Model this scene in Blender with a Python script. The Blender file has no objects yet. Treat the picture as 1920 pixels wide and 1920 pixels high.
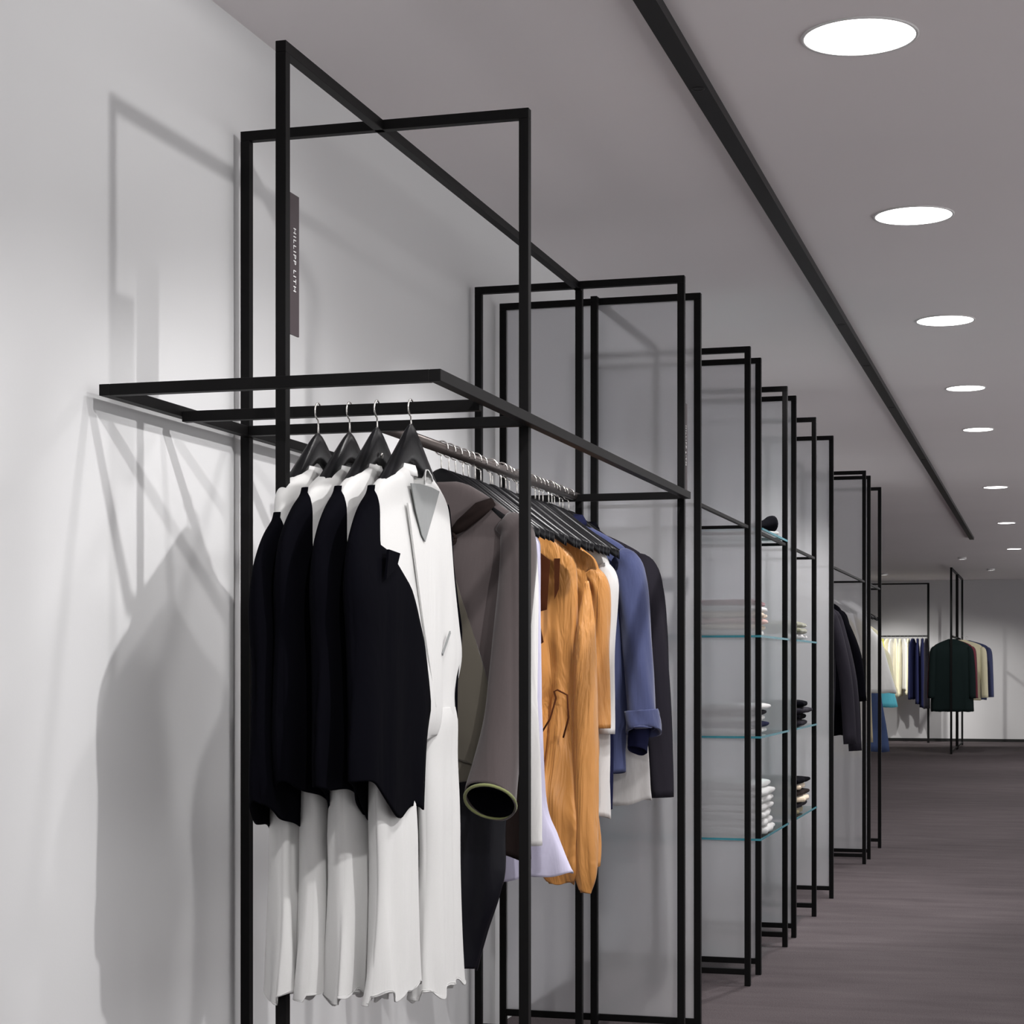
import bpy, bmesh, math, random
from mathutils import Vector, Matrix
PI = math.pi
random.seed(11)
SC = bpy.context.scene
COL = SC.collection
EYE = 1.275            # camera height; many heights below are "above eye level"

# ------------------------------------------------------------------ camera
YAW = math.radians(15.89)
cd = bpy.data.cameras.new('camera')
cam = bpy.data.objects.new('camera', cd); COL.objects.link(cam)
cam.location = (0, 0, EYE)
cam.rotation_euler = (PI/2, 0, YAW)
cd.sensor_width = 36; cd.lens = 36*3547/1920
cd.shift_y = 295/1920
cd.clip_start = 0.05; cd.clip_end = 100
SC.camera = cam

# ------------------------------------------------------------------ world / exposure
w = bpy.data.worlds.new('world'); SC.world = w; w.use_nodes = True
w.node_tree.nodes['Background'].inputs[0].default_value = (1.0, 0.985, 0.99, 1)
w.node_tree.nodes['Background'].inputs[1].default_value = 1.45  # even fill light, let in by the added wall openings
SC.view_settings.view_transform = 'Standard'
SC.view_settings.look = 'None'
SC.view_settings.exposure = 0.0
SC.view_settings.gamma = 1.0
SC.view_settings.use_curve_mapping = False
SC.cycles.use_denoising = True
SC.cycles.max_bounces = 10
SC.cycles.diffuse_bounces = 6
SC.cycles.sample_clamp_indirect = 6

CEIL = EYE + 1.58
# lamps: (x, y) of ceiling downlights, size, power
ROW_X = -0.458
def row_y(zc): return (zc - 0.125)/0.9618
ROW = [(row_y(zc), d) for zc, d in ((4.72, .275), (6.58, .262), (8.56, .25), (10.62, .21), (12.45, .19), (16.4, .20), (20.4, .18), (24.8, .18))]
DOWN_W = 70
DOWN_COL = (1.0, 0.975, 0.97)
WALL_SPOTS = [   # x, y, target, watts, radius, cone deg
    ((-0.46, 3.72), (-1.9, 3.6, 1.75), 26, .035, 105),
    ((-0.46, 2.0), (-1.5, 3.7, 0.9), 110, .03, 60),
    ((0.55, 3.1), (-1.4, 4.2, 1.2), 155, .03, 52),
    ((-0.46, 1.2), (-1.9, 2.6, 1.4), 10, .05, 110),
]

# ------------------------------------------------------------------ helpers
def tag(o, label=None, cat=None, group=None, kind=None):
    if label: o['label'] = label
    if cat: o['category'] = cat
    if group: o['group'] = group
    if kind: o['kind'] = kind
    return o

def thing(name, label, cat, loc=(0, 0, 0), rz=0, group=None):
    o = bpy.data.objects.new(name, None); COL.objects.link(o)
    o.location = loc; o.rotation_euler = (0, 0, rz); o.empty_display_size = .05
    return tag(o, label, cat, group)

def mk(name, verts, faces, mat, parent=None, smooth=False, loc=None):
    me = bpy.data.meshes.new(name)
    me.from_pydata([tuple(v) for v in verts], [], faces)
    me.materials.append(mat)
    if smooth:
        for p in me.polygons: p.use_smooth = True
    me.update()
    o = bpy.data.objects.new(name, me); COL.objects.link(o)
    if parent: o.parent = parent
    if loc: o.location = loc
    return o

class MB:
    def __init__(s): s.v = []; s.f = []
    def add(s, v, f):
        n = len(s.v); s.v += [tuple(p) for p in v]; s.f += [tuple(i+n for i in q) for q in f]
    def box(s, x0, x1, y0, y1, z0, z1):
        v = [(x, y, z) for z in (z0, z1) for y in (y0, y1) for x in (x0, x1)]
        s.add(v, [(0, 2, 3, 1), (4, 5, 7, 6), (0, 1, 5, 4), (2, 6, 7, 3), (0, 4, 6, 2), (1, 3, 7, 5)])
        return s
    def tube(s, pts, r, m=10, cap=True):
        pts = [Vector(p) for p in pts]; rings = []
        up = Vector((0, 0, 1))
        prev = None
        for i, p in enumerate(pts):
            a = pts[max(0, i-1)]; b = pts[min(len(pts)-1, i+1)]
            t = (b-a).normalized()
            if prev is None:
                n = t.cross(up)
                if n.length < 1e-3: n = t.cross(Vector((1, 0, 0)))
                n.normalize()
            else:
                n = (prev - t*prev.dot(t)).normalized()
            prev = n; bi = t.cross(n)
            rr = r[i] if isinstance(r, (list, tuple)) else r
            if not isinstance(rr, (list, tuple)): rr = (rr, rr)
            rings.append([p + n*math.cos(2*PI*k/m)*rr[0] + bi*math.sin(2*PI*k/m)*rr[1] for k in range(m)])
        v = [q for R in rings for q in R]; f = []
        for i in range(len(pts)-1):
            for k in range(m):
                f.append((i*m+k, i*m+(k+1) % m, (i+1)*m+(k+1) % m, (i+1)*m+k))
        if cap:
            f.append(tuple(range(m))[::-1]); f.append(tuple((len(pts)-1)*m+k for k in range(m)))
        s.add(v, f); return s
    def build(s, name, mat, parent=None, smooth=False, loc=None, bevel=0):
        o = mk(name, s.v, s.f, mat, parent, smooth, loc)
        bm = bmesh.new(); bm.from_mesh(o.data)
        bmesh.ops.recalc_face_normals(bm, faces=bm.faces)
        bm.to_mesh(o.data); bm.free()
        if bevel:
            md = o.modifiers.new('bevel', 'BEVEL'); md.width = bevel; md.segments = 2; md.limit_method = 'ANGLE'
        return o

def copy_tree(o, parent=None):
    c = o.copy(); COL.objects.link(c); c.parent = parent
    for ch in list(o.children): copy_tree(ch, c)
    return c

# ------------------------------------------------------------------ materials
def newmat(name):
    m = bpy.data.materials.new(name); m.use_nodes = True
    nt = m.node_tree; b = nt.nodes['Principled BSDF']
    return m, nt, b

def N(nt, t, **kw):
    n = nt.nodes.new(t)
    for k, v in kw.items():
        if k in n.inputs: n.inputs[k].default_value = v
        else: setattr(n, k, v)
    return n

def paint(name, col, rough=.6, spec=.3, var=.03, scale=1.5, bump=.03, bscale=120, metallic=0.0):
    m, nt, b = newmat(name)
    tc = N(nt, 'ShaderNodeTexCoord')
    nz = N(nt, 'ShaderNodeTexNoise', Scale=scale, Detail=3.0)
    nt.links.new(tc.outputs['Object'], nz.inputs['Vector'])
    rp = N(nt, 'ShaderNodeValToRGB')
    rp.color_ramp.elements[0].position = .3; rp.color_ramp.elements[1].position = .7
    rp.color_ramp.elements[0].color = tuple(max(0, c*(1-var)) for c in col)+(1,)
    rp.color_ramp.elements[1].color = tuple(min(1, c*(1+var)) for c in col)+(1,)
    nt.links.new(nz.outputs['Fac'], rp.inputs[0]); nt.links.new(rp.outputs[0], b.inputs['Base Color'])
    b.inputs['Roughness'].default_value = rough
    b.inputs['Specular IOR Level'].default_value = spec
    b.inputs['Metallic'].default_value = metallic
    if bump:
        n2 = N(nt, 'ShaderNodeTexNoise', Scale=bscale, Detail=2.0)
        nt.links.new(tc.outputs['Object'], n2.inputs['Vector'])
        bp = N(nt, 'ShaderNodeBump', Strength=bump, Distance=.01)
        nt.links.new(n2.outputs['Fac'], bp.inputs['Height']); nt.links.new(bp.outputs[0], b.inputs['Normal'])
    return m

def fabric(name, col, rough=.85, sheen=.25, crease=.25, weave=900, trans=0.0, cscale=(9, 9, 2.2), spec=.15):
    """woven cloth: fine weave bump over soft vertical creases"""
    m, nt, b = newmat(name)
    tc = N(nt, 'ShaderNodeTexCoord')
    mp = N(nt, 'ShaderNodeMapping'); mp.inputs['Scale'].default_value = cscale
    nt.links.new(tc.outputs['Object'], mp.inputs['Vector'])
    cr = N(nt, 'ShaderNodeTexNoise', Scale=1.0, Detail=4.0, Roughness=.55, Distortion=.6)
    nt.links.new(mp.outputs[0], cr.inputs['Vector'])
    wv = N(nt, 'ShaderNodeTexNoise', Scale=float(weave), Detail=1.0)
    nt.links.new(tc.outputs['Object'], wv.inputs['Vector'])
    rp = N(nt, 'ShaderNodeMix', data_type='RGBA', blend_type='MULTIPLY'); rp.inputs[0].default_value = .12
    rp.inputs[6].default_value = tuple(col)+(1,)
    nt.links.new(wv.outputs['Fac'], rp.inputs[7]); nt.links.new(rp.outputs[2], b.inputs['Base Color'])
    b1 = N(nt, 'ShaderNodeBump', Strength=crease, Distance=.03)
    nt.links.new(cr.outputs['Fac'], b1.inputs['Height'])
    b2 = N(nt, 'ShaderNodeBump', Strength=.12, Distance=.001)
    nt.links.new(wv.outputs['Fac'], b2.inputs['Height']); nt.links.new(b1.outputs[0], b2.inputs['Normal'])
    nt.links.new(b2.outputs[0], b.inputs['Normal'])
    b.inputs['Roughness'].default_value = rough
    b.inputs['Specular IOR Level'].default_value = spec
    b.inputs['Sheen Weight'].default_value = sheen
    b.inputs['Sheen Roughness'].default_value = .5
    if trans:
        tr = N(nt, 'ShaderNodeBsdfTranslucent'); tr.inputs['Color'].default_value = tuple(col)+(1,)
        mx = N(nt, 'ShaderNodeMixShader'); mx.inputs[0].default_value = trans
        out = nt.nodes['Material Output']
        nt.links.new(b.outputs[0], mx.inputs[1]); nt.links.new(tr.outputs[0], mx.inputs[2])
        nt.links.new(mx.outputs[0], out.inputs[0])
    return m

M = {}
M['wall'] = paint('wall_paint', (.70, .705, .71), rough=.75, spec=.15, var=.012, scale=.7, bump=.02, bscale=200)
M['backwall'] = paint('rear_wall_paint', (.56, .55, .56), rough=.75, spec=.15, var=.02, scale=.7, bump=.02, bscale=200)
M['ceiling'] = paint('ceiling_paint', (.87, .83, .838), rough=.8, spec=.1, var=.02, scale=.6, bump=.02, bscale=150)
M['steel'] = paint('black_powder_coated_steel', (.0035, .0033, .0035), rough=.5, spec=.12, var=.15, scale=6, bump=.015, bscale=400)
M['rail'] = paint('brushed_dark_bronze_steel', (.10, .085, .08), rough=.35, spec=.5, var=.1, scale=10, bump=.01, metallic=.6)
M['track'] = paint('matt_black_aluminium', (.008, .008, .008), rough=.5, spec=.3, var=.1, bump=0)
M['chrome'] = paint('polished_steel_wire', (.75, .73, .70), rough=.22, spec=.5, var=.02, bump=0, metallic=1.0)
M['hanger'] = paint('black_lacquered_wood', (.005, .005, .006), rough=.32, spec=.2, var=.2, scale=20, bump=.02, bscale=60)
M['plate'] = paint('dark_brown_sign_plate', (.035, .024, .028), rough=.4, spec=.4, var=.1, bump=0)
M['letter'] = paint('white_vinyl_letters', (.72, .72, .72), rough=.5, var=.01, bump=0)
M['white'] = fabric('white_crepe', (.70, .70, .69), crease=.22, trans=.12)
M['offwhite'] = fabric('off_white_cotton', (.74, .73, .72), crease=.3, trans=.1)
M['facing'] = fabric('grey_neck_shade_and_welt', (.22, .23, .23), crease=.2)  # carries the neck's shade as colour; also used for the pocket welt
M['black'] = fabric('black_navy_crepe', (.0022, .0022, .0038), rough=.95, sheen=.0, crease=.3, spec=.03)
M['blacksatin'] = fabric('black_satin', (.004, .004, .007), rough=.42, sheen=.0, crease=.3, spec=.2)
M['olive'] = fabric('taupe_olive_wool', (.085, .076, .060), crease=.2)
M['mauve'] = fabric('taupe_mauve_wool', (.095, .078, .078), crease=.2)
M['olivelining'] = fabric('olive_green_lining', (.22, .24, .10), crease=.1)
M['brown'] = fabric('dark_brown_wool', (.018, .012, .011), sheen=.0, spec=.08, crease=.2)
M['grey'] = fabric('pale_grey_linen', (.50, .49, .49), crease=.3)
M['orange'] = fabric('ochre_orange_silk', (.56, .255, .07), rough=.42, sheen=.1, crease=1.0, spec=.35, cscale=(13, 13, 2.4), trans=.05)
M['rust'] = fabric('rust_shade_and_drawstring', (.075, .022, .008), crease=.3, sheen=0, spec=.1)  # colour of the painted neckline shade and of the drawstring
M['lilac'] = fabric('pale_lilac_cotton', (.52, .50, .64), crease=.3)
M['blue'] = fabric('slate_blue_cotton', (.068, .082, .18), crease=.35)
M['navy'] = fabric('navy_cotton', (.012, .014, .045), sheen=.0, spec=.08, crease=.3)
M['charcoal'] = fabric('charcoal_wool', (.022, .020, .027), sheen=.0, spec=.08, crease=.25)
M['cream'] = fabric('cream_cotton', (.80, .74, .52), crease=.3)
M['yellow'] = fabric('chartreuse_cotton', (.55, .52, .08), crease=.3)
M['cyan'] = fabric('turquoise_cotton', (.10, .45, .55), crease=.3)
M['denim'] = fabric('blue_denim', (.04, .06, .13), sheen=.0, spec=.08, crease=.3)
M['khaki'] = fabric('khaki_cotton', (.26, .22, .13), crease=.3)
M['maroon'] = fabric('maroon_wool', (.16, .03, .045), crease=.3)
M['pink'] = fabric('dusty_pink_knit', (.58, .36, .32), crease=.3)
M['beige'] = fabric('beige_knit', (.66, .55, .42), crease=.3)
M['sage'] = fabric('grey_green_knit', (.20, .20, .14), crease=.3)
M['bottlegreen'] = fabric('black_green_wool', (.010, .018, .018), sheen=.0, spec=.08, crease=.3)

def carpet():
    m, nt, b = newmat('brown_grey_carpet')
    tc = N(nt, 'ShaderNodeTexCoord')
    mp = N(nt, 'ShaderNodeMapping'); mp.inputs['Scale'].default_value = (1.2, 5, 1)
    nt.links.new(tc.outputs['Object'], mp.inputs['Vector'])
    a = N(nt, 'ShaderNodeTexNoise', Scale=1.4, Detail=5.0, Roughness=.6); nt.links.new(mp.outputs[0], a.inputs['Vector'])
    c = N(nt, 'ShaderNodeTexNoise', Scale=160.0, Detail=2.0); nt.links.new(tc.outputs['Object'], c.inputs['Vector'])
    ad = N(nt, 'ShaderNodeMath', operation='ADD'); nt.links.new(a.outputs['Fac'], ad.inputs[0]); nt.links.new(c.outputs['Fac'], ad.inputs[1])
    hf = N(nt, 'ShaderNodeMath', operation='MULTIPLY'); hf.inputs[1].default_value = .5; nt.links.new(ad.outputs[0], hf.inputs[0])
    rp = N(nt, 'ShaderNodeValToRGB')
    rp.color_ramp.elements[0].position = .32; rp.color_ramp.elements[1].position = .68
    rp.color_ramp.elements[0].color = (.060, .048, .052, 1); rp.color_ramp.elements[1].color = (.125, .104, .109, 1)
    nt.links.new(hf.outputs[0], rp.inputs[0]); nt.links.new(rp.outputs[0], b.inputs['Base Color'])
    bp = N(nt, 'ShaderNodeBump', Strength=.5, Distance=.006); nt.links.new(c.outputs['Fac'], bp.inputs['Height'])
    nt.links.new(bp.outputs[0], b.inputs['Normal'])
    b.inputs['Roughness'].default_value = .9; b.inputs['Specular IOR Level'].default_value = .2
    return m
M['carpet'] = carpet()

def frosted():
    """frosted acrylic: diffuse face that also lets blurred light through"""
    m, nt, b = newmat('frosted_acrylic')
    nt.nodes.remove(b)
    out = nt.nodes['Material Output']
    tc = N(nt, 'ShaderNodeTexCoord'); nz = N(nt, 'ShaderNodeTexNoise', Scale=1.2, Detail=2.0)
    nt.links.new(tc.outputs['Object'], nz.inputs['Vector'])
    rp = N(nt, 'ShaderNodeValToRGB')
    rp.color_ramp.elements[0].color = (.70, .70, .715, 1); rp.color_ramp.elements[1].color = (.75, .75, .76, 1)
    nt.links.new(nz.outputs['Fac'], rp.inputs[0])
    df = N(nt, 'ShaderNodeBsdfDiffuse'); nt.links.new(rp.outputs[0], df.inputs['Color'])
    rf = N(nt, 'ShaderNodeBsdfRefraction', Roughness=.30, IOR=1.08); rf.inputs['Color'].default_value = (.93, .93, .95, 1)
    gl = N(nt, 'ShaderNodeBsdfGlossy', Roughness=.35); gl.inputs['Color'].default_value = (.9, .9, .9, 1)
    m1 = N(nt, 'ShaderNodeMixShader'); m1.inputs[0].default_value = .62
    nt.links.new(df.outputs[0], m1.inputs[1]); nt.links.new(rf.outputs[0], m1.inputs[2])
    m2 = N(nt, 'ShaderNodeMixShader'); m2.inputs[0].default_value = .06
    nt.links.new(m1.outputs[0], m2.inputs[1]); nt.links.new(gl.outputs[0], m2.inputs[2])
    nt.links.new(m2.outputs[0], out.inputs[0])
    return m
M['frosted'] = frosted()

def glass():
    m, nt, b = newmat('green_edged_shelf_glass')
    nt.nodes.remove(b)
    out = nt.nodes['Material Output']
    tc = N(nt, 'ShaderNodeTexCoord'); nz = N(nt, 'ShaderNodeTexNoise', Scale=3.0)
    nt.links.new(tc.outputs['Object'], nz.inputs['Vector'])
    rp = N(nt, 'ShaderNodeValToRGB')
    rp.color_ramp.elements[0].color = (.80, .93, .93, 1); rp.color_ramp.elements[1].color = (.84, .96, .95, 1)
    nt.links.new(nz.outputs['Fac'], rp.inputs[0])
    tr = N(nt, 'ShaderNodeBsdfTransparent'); nt.links.new(rp.outputs[0], tr.inputs['Color'])
    gl = N(nt, 'ShaderNodeBsdfGlossy', Roughness=.03)
    fr = N(nt, 'ShaderNodeFresnel', IOR=1.5)
    mx = N(nt, 'ShaderNodeMixShader')
    nt.links.new(fr.outputs[0], mx.inputs[0]); nt.links.new(tr.outputs[0], mx.inputs[1]); nt.links.new(gl.outputs[0], mx.inputs[2])
    nt.links.new(mx.outputs[0], out.inputs[0])
    return m
M['glass'] = glass()
M['glassedge'] = paint('teal_glass_edge', (.05, .26, .32), rough=.2, spec=.6, var=.1, scale=8, bump=0)

def emit(name, col, s):
    m, nt, b = newmat(name)
    b.inputs['Base Color'].default_value = (.9, .9, .9, 1)
    b.inputs['Emission Color'].default_value = tuple(col)+(1,)
    b.inputs['Emission Strength'].default_value = s
    return m
M['lamp'] = emit('lit_lamp_diffuser', (1, .98, .97), 9)
M['trimwhite'] = paint('white_lamp_trim', (.75, .74, .74), rough=.4, var=.01, bump=0)

# ------------------------------------------------------------------ room shell
XL, XR, Y0, YB, YOPEN = -1.905, 3.2, -3.0, 34.35, 16.4
def struct(name, mb, mat):
    o = mb.build(name, mat); o['kind'] = 'structure'; return o
struct('floor', MB().box(-9, XR+.15, Y0-.15, YB+.15, -.12, 0), M['carpet'])
struct('ceiling', MB().box(-9, XR+.15, Y0-.15, YB+.15, CEIL, CEIL+.12), M['ceiling'])
struct('wall_left', MB().box(XL-.15, XL, Y0, YOPEN, 0, CEIL), M['wall'])
struct('wall_left_return', MB().box(-9, XL-.15, YOPEN-.15, YOPEN, 0, CEIL), M['wall'])
struct('wall_right', MB().box(XR, XR+.15, 32.0, YB, 0, CEIL), M['wall'])
struct('wall_right_added_sill', MB().box(XR, XR+.15, Y0, 32.0, 0, .25).box(XR, XR+.15, Y0, 32.0, CEIL-.12, CEIL), M['wall'])  # openings above the sill are added to let fill light in
for k in range(13):
    y_ = Y0+.05+k*2.85
    mb = MB()
    if k < 12:
        mb.box(XR+.03, XR+.10, y_, y_+.06, .25, CEIL-.12).box(XR+.03, XR+.10, y_+.06, y_+2.85, .25, .31).box(XR+.03, XR+.10, y_+.06, y_+2.85, CEIL-.18, CEIL-.12)
        struct('added_window_%d' % (k+1), mb, M['track'])  # made-up window frames around the fill light openings
struct('wall_back', MB().box(-9, XR, YB, YB+.15, 0, CEIL), M['backwall'])
struct('wall_front', MB().box(XL, XR, Y0-.15, Y0, 0, .25).box(XL, XR, Y0-.15, Y0, CEIL-.15, CEIL).box(XL-.15, XL+.3, Y0-.15, Y0, .25, CEIL-.15).box(.6, .75, Y0-.15, Y0, .25, CEIL-.15), M['wall'])  # front openings added for fill light from behind the camera
struct('wall_far_left', MB().box(-9.15, -9, YOPEN, YB, 0, CEIL), M['wall'])
struct('back_shade_strip', MB().box(-9, XR, YB-.015, YB, 0, .05), M['track'])  # dark strip that paints in the shadow along the wall foot

# ------------------------------------------------------------------ lamps
def spot(name, loc, target, watts, radius, cone, blend=.5, parent=None, col=DOWN_COL):
    ld = bpy.data.lights.new(name, 'SPOT'); ld.energy = watts; ld.shadow_soft_size = radius
    ld.spot_size = math.radians(cone); ld.spot_blend = blend; ld.color = col
    o = bpy.data.objects.new(name, ld); COL.objects.link(o)
    o.rotation_euler = (Vector(target)-Vector(loc)).to_track_quat('-Z', 'Y').to_euler()
    o.location = loc
    if parent:
        o.parent = parent; o.location = Vector(loc)-Vector(parent.location)
    return o

def disc(r0, r1, z0, z1, n=48):
    """a ring (r0>0) or a disc, as a solid"""
    mb = MB()
    if r0 <= 0:
        v = [(r1*math.cos(2*PI*k/n), r1*math.sin(2*PI*k/n), z) for z in (z0, z1) for k in range(n)]
        mb.add(v, [tuple(range(n))[::-1], tuple(range(n, 2*n))] + [(k, (k+1) % n, n+(k+1) % n, n+k) for k in range(n)])
    else:
        v = [(r*math.cos(2*PI*k/n), r*math.sin(2*PI*k/n), z) for r, z in ((r0, z0), (r1, z0), (r1, z1), (r0, z1)) for k in range(n)]
        f = []
        for q in range(4):
            for k in range(n):
                f.append((q*n+k, q*n+(k+1) % n, ((q+1) % 4)*n+(k+1) % n, ((q+1) % 4)*n+k))
        mb.add(v, f)
    return mb

def downlight(x, y, d, watts, label, group, rad=None, cone=150):
    t = thing('ceiling_downlight', label, 'ceiling light', (x, y, CEIL), 0, group)
    disc(d/2, d/2+.008, -.004, 0).build('trim_ring', M['trimwhite'], t, True)
    disc(0, d/2, -.003, 0).build('diffuser', M['lamp'], t)
    spot('downlight_beam', (x, y, CEIL-.02), (x, y, 0), watts, rad or d/2*.8, cone, .7, t)
    return t
ORD = ['nearest and largest', 'second nearest', 'third nearest', 'fourth nearest', 'fifth nearest', 'sixth nearest', 'seventh nearest', 'farthest visible']
for i, (y, d) in enumerate(ROW):
    downlight(ROW_X, y, d, DOWN_W*(1.0 if i < 3 else 1.3 if i < 5 else 1.7), ORD[i]+' round downlight in the single row along the ceiling', 'round downlights in the ceiling row')
# fill lamps added out of view on the right
for i, (x, y) in enumerate(((1.9, 1.0), (1.9, 5.0), (1.9, 9.0), (1.9, 14.0), (1.9, 20.0), (1.9, 27.0))):
    downlight(x, y, .27, 75 if y < 13 else 110, 'added fill downlight out of view on the right', 'added fill downlights out of view')
for k, ((x, y), tgt, wt, rad, cone) in enumerate(WALL_SPOTS):
    t = thing('ceiling_spotlight', ('round recessed spotlight aimed at the near white wall', 'round recessed spotlight aimed at the white jumpsuits',
              'round recessed spotlight aimed at the long rail of clothes', 'round recessed spotlight washing the empty near wall')[k], 'spotlight', (x, y, CEIL))
    disc(.035, .05, -.012, 0).build('trim_ring', M['trimwhite'], t, True)
    disc(0, .035, -.006, 0).build('lens', M['lamp'], t)
    spot('spotlight_beam', (x, y, CEIL-.03), tgt, wt, rad, cone, .6, t)
# small spots washing the rear wall and racks
for k, (x, y, tgt, wt) in enumerate(((-2.63, 31.6, (-2.7, 34.3, .55), 260), (-2.75, 29.8, (-2.2, 33.9, 0.3), 330), (-0.9, 30.6, (-1.0, 34.3, .1), 220), (-4.6, 31.0, (-4.2, 34, .6), 220), (-1.2, 27.4, (-1.45, 29.5, 1.1), 90))):
    t = thing('ceiling_spotlight', ('small bright spotlight over the far cream clothes', 'small spotlight seen just above the farthest bay post', 'small spotlight washing the rear wall beside the centre rack',
              'small spotlight over the hidden end of the rear wall rack', 'small spotlight over the dark jackets of the centre rack')[k], 'spotlight', (x, y, CEIL))
    disc(.045, .06, -.03, 0).build('trim_ring', M['trimwhite'], t, True)
    disc(0, .045, -.02, -.002).build('lens', M['lamp'], t)
    spot('spotlight_beam', (x, y, CEIL-.05), tgt, wt, .04, 56, .7, t, (1, .99, .95))
# spots added to brighten the bays, hidden flush in the track
for k, (x, y, tgt, wt, cone) in enumerate(((-.906, 5.0, (-1.6, 5.9, .9), 110, 75), (-.906, 8.6, (-1.6, 8.4, .9), 90, 75), (-.906, 9.8, (-1.55, 10.1, .9), 150, 80), (-.906, 11.4, (-1.6, 11.9, .9), 40, 80), (-.906, 14.3, (-1.5, 15.2, 1.0), 60, 80))):
    t = thing('added_track_spot', ('added spotlight hidden in the track above the orange blouses', 'added spotlight hidden in the track above the folded knitwear', 'added spotlight hidden in the track above the empty bay',
              'added spotlight hidden in the track above the black jackets', 'added spotlight hidden in the track above the farthest clothes bay')[k], 'spotlight', (x, y, CEIL))
    disc(.012, .018, -.0295, -.02).build('housing', M['track'], t, True)
    disc(0, .012, -.0288, -.02).build('lens', M['track'], t)
    spot('spotlight_beam', (x, y, CEIL-.04), tgt, wt, .025, cone, .6, t)

# ceiling track
tag(MB().box(-.906-.026, -.906+.026, .6, 23.3, CEIL-.028, CEIL).build('ceiling_track', M['track']),
    'long straight black track running along the ceiling beside the downlights', 'track')

# ------------------------------------------------------------------ steel frames
T = .0235; H = T/2
TOP = EYE+1.300
XF, XB = -1.173, -1.872     # front and wall-side post centres
def sq(x0, y0, z0, x1, y1, z1, t=H):
    return MB().box(min(x0, x1)-t, max(x0, x1)+t, min(y0, y1)-t, max(y0, y1)+t, min(z0, z1)-(t if z0 == z1 else 0), max(z0, z1)+(t if z0 == z1 else 0))
def cross_frame(y, label):
    t = thing('metal_frame', label, 'steel frame', ((XF+XB)/2, y, 0), 0, 'rectangular frames standing across the wall system')
    hw = (XF-XB)/2
    for s in (1, -1):
        sq(s*hw, 0, 0, s*hw, 0, TOP-T).build('post', M['steel'], t, bevel=.0012)
    MB().box(-hw-H, hw+H, -H, H, TOP-T, TOP).build('top_bar', M['steel'], t, bevel=.0012)
    MB().box(-hw+H, hw-H, -H, H, .045, .045+T).build('bottom_bar', M['steel'], t, bevel=.0012)
    return t
def ycf(zc): return (zc - .3213)/.9618
FY = [ycf(z) for z in (4.39, 6.25, 6.54, 7.62, 7.90, 8.69, 8.99, 9.76, 10.53, 12.38, 12.70, 13.50)]
FL = ['tall black frame standing across the near bay, around the black vests',
      'black frame at the far end of the rail with orange blouses',
      'black frame that holds the widest frosted panel, behind the blue jacket',
      'black frame just in front of the frosted panel with glass shelf edges',
      'black frame that holds the frosted panel before the folded pink knitwear',
      'black frame directly behind the pile of white shirts on the glass shelf',
      'black frame that holds the narrow grey frosted panel behind the white shirts',
      'black frame standing in front of the brightest pale frosted panel',
      'black frame that holds the brightest pale frosted panel',
      'black frame directly behind the black jackets of the second clothes bay',
      'black frame that holds the farthest frosted panel',
      'farthest black frame of the wall system, beside the white and khaki clothes']
for y, l in zip(FY, FL): cross_frame(y, l)

XM = -1.53
def long_frame(y0, y1, label, x=XM):
    t = thing('metal_frame', label, 'steel frame', (x, (y0+y1)/2, 0), 0, 'rectangular frames running along the aisle')
    hl = (y1-y0)/2
    for s in (-1, 1):
        sq(0, s*hl, 0, 0, s*hl, TOP-T).build('post', M['steel'], t, bevel=.0012)
    MB().box(-H, H, -hl-H, hl+H, TOP-T, TOP).build('top_bar', M['steel'], t, bevel=.0012)
    MB().box(-H, H, -hl+H, hl-H, .045, .045+T).build('bottom_bar', M['steel'], t, bevel=.0012)
    return t
long_frame(3.64, 6.205, 'tallest looking black frame running along the near bay, carrying the lettered plate')
long_frame(6.425, 7.50, 'black frame running behind the widest frosted panel, one post in front of it')
long_frame(10.62, 12.2, 'black frame running along the bay of black jackets')

SH = EYE+.572
XS = -1.15
def shelf_frame(y0, y1, label, bars=(), H=.0065, xs=XF):
    XS = xs
    t = thing('shelf_frame', label, 'steel shelf frame', (XS, y0, SH), 0, 'flat overhead frames linking the uprights')
    L = y1-y0; W = XS-(-1.862)
    sq(0, 0, 0, 0, L, 0, H).build('front_bar', M['steel'], t, bevel=.0012)
    sq(-W, 0, 0, -W, L, 0, H).build('wall_bar', M['steel'], t, bevel=.0012)
    for yy in (0, L)+tuple(b-y0 for b in bars):
        MB().box(-W+H, -H, yy-H, yy+H, -H, H).build('cross_bar', M['steel'], t, bevel=.0012)
    return t
shelf_frame(3.505, FY[1]-.03, 'flat black overhead frame nearest the viewer, its corner touching the wall', (FY[0]-.03,), T/2, XS)
shelf_frame(FY[2]+.03, FY[3]-.03, 'flat black overhead frame behind the widest frosted panel')
shelf_frame(FY[4]+.03, FY[5]-.03, 'flat black overhead frame above the folded pink and white knitwear')
shelf_frame(FY[6]+.03, FY[7]-.03, 'flat black overhead frame above the dark folded knitwear')
shelf_frame(FY[8]+.03, FY[9]-.03, 'flat black overhead frame above the black jackets')
shelf_frame(FY[10]+.03, FY[11]-.02, 'flat black overhead frame at the farthest end, above pale clothes')

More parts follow.
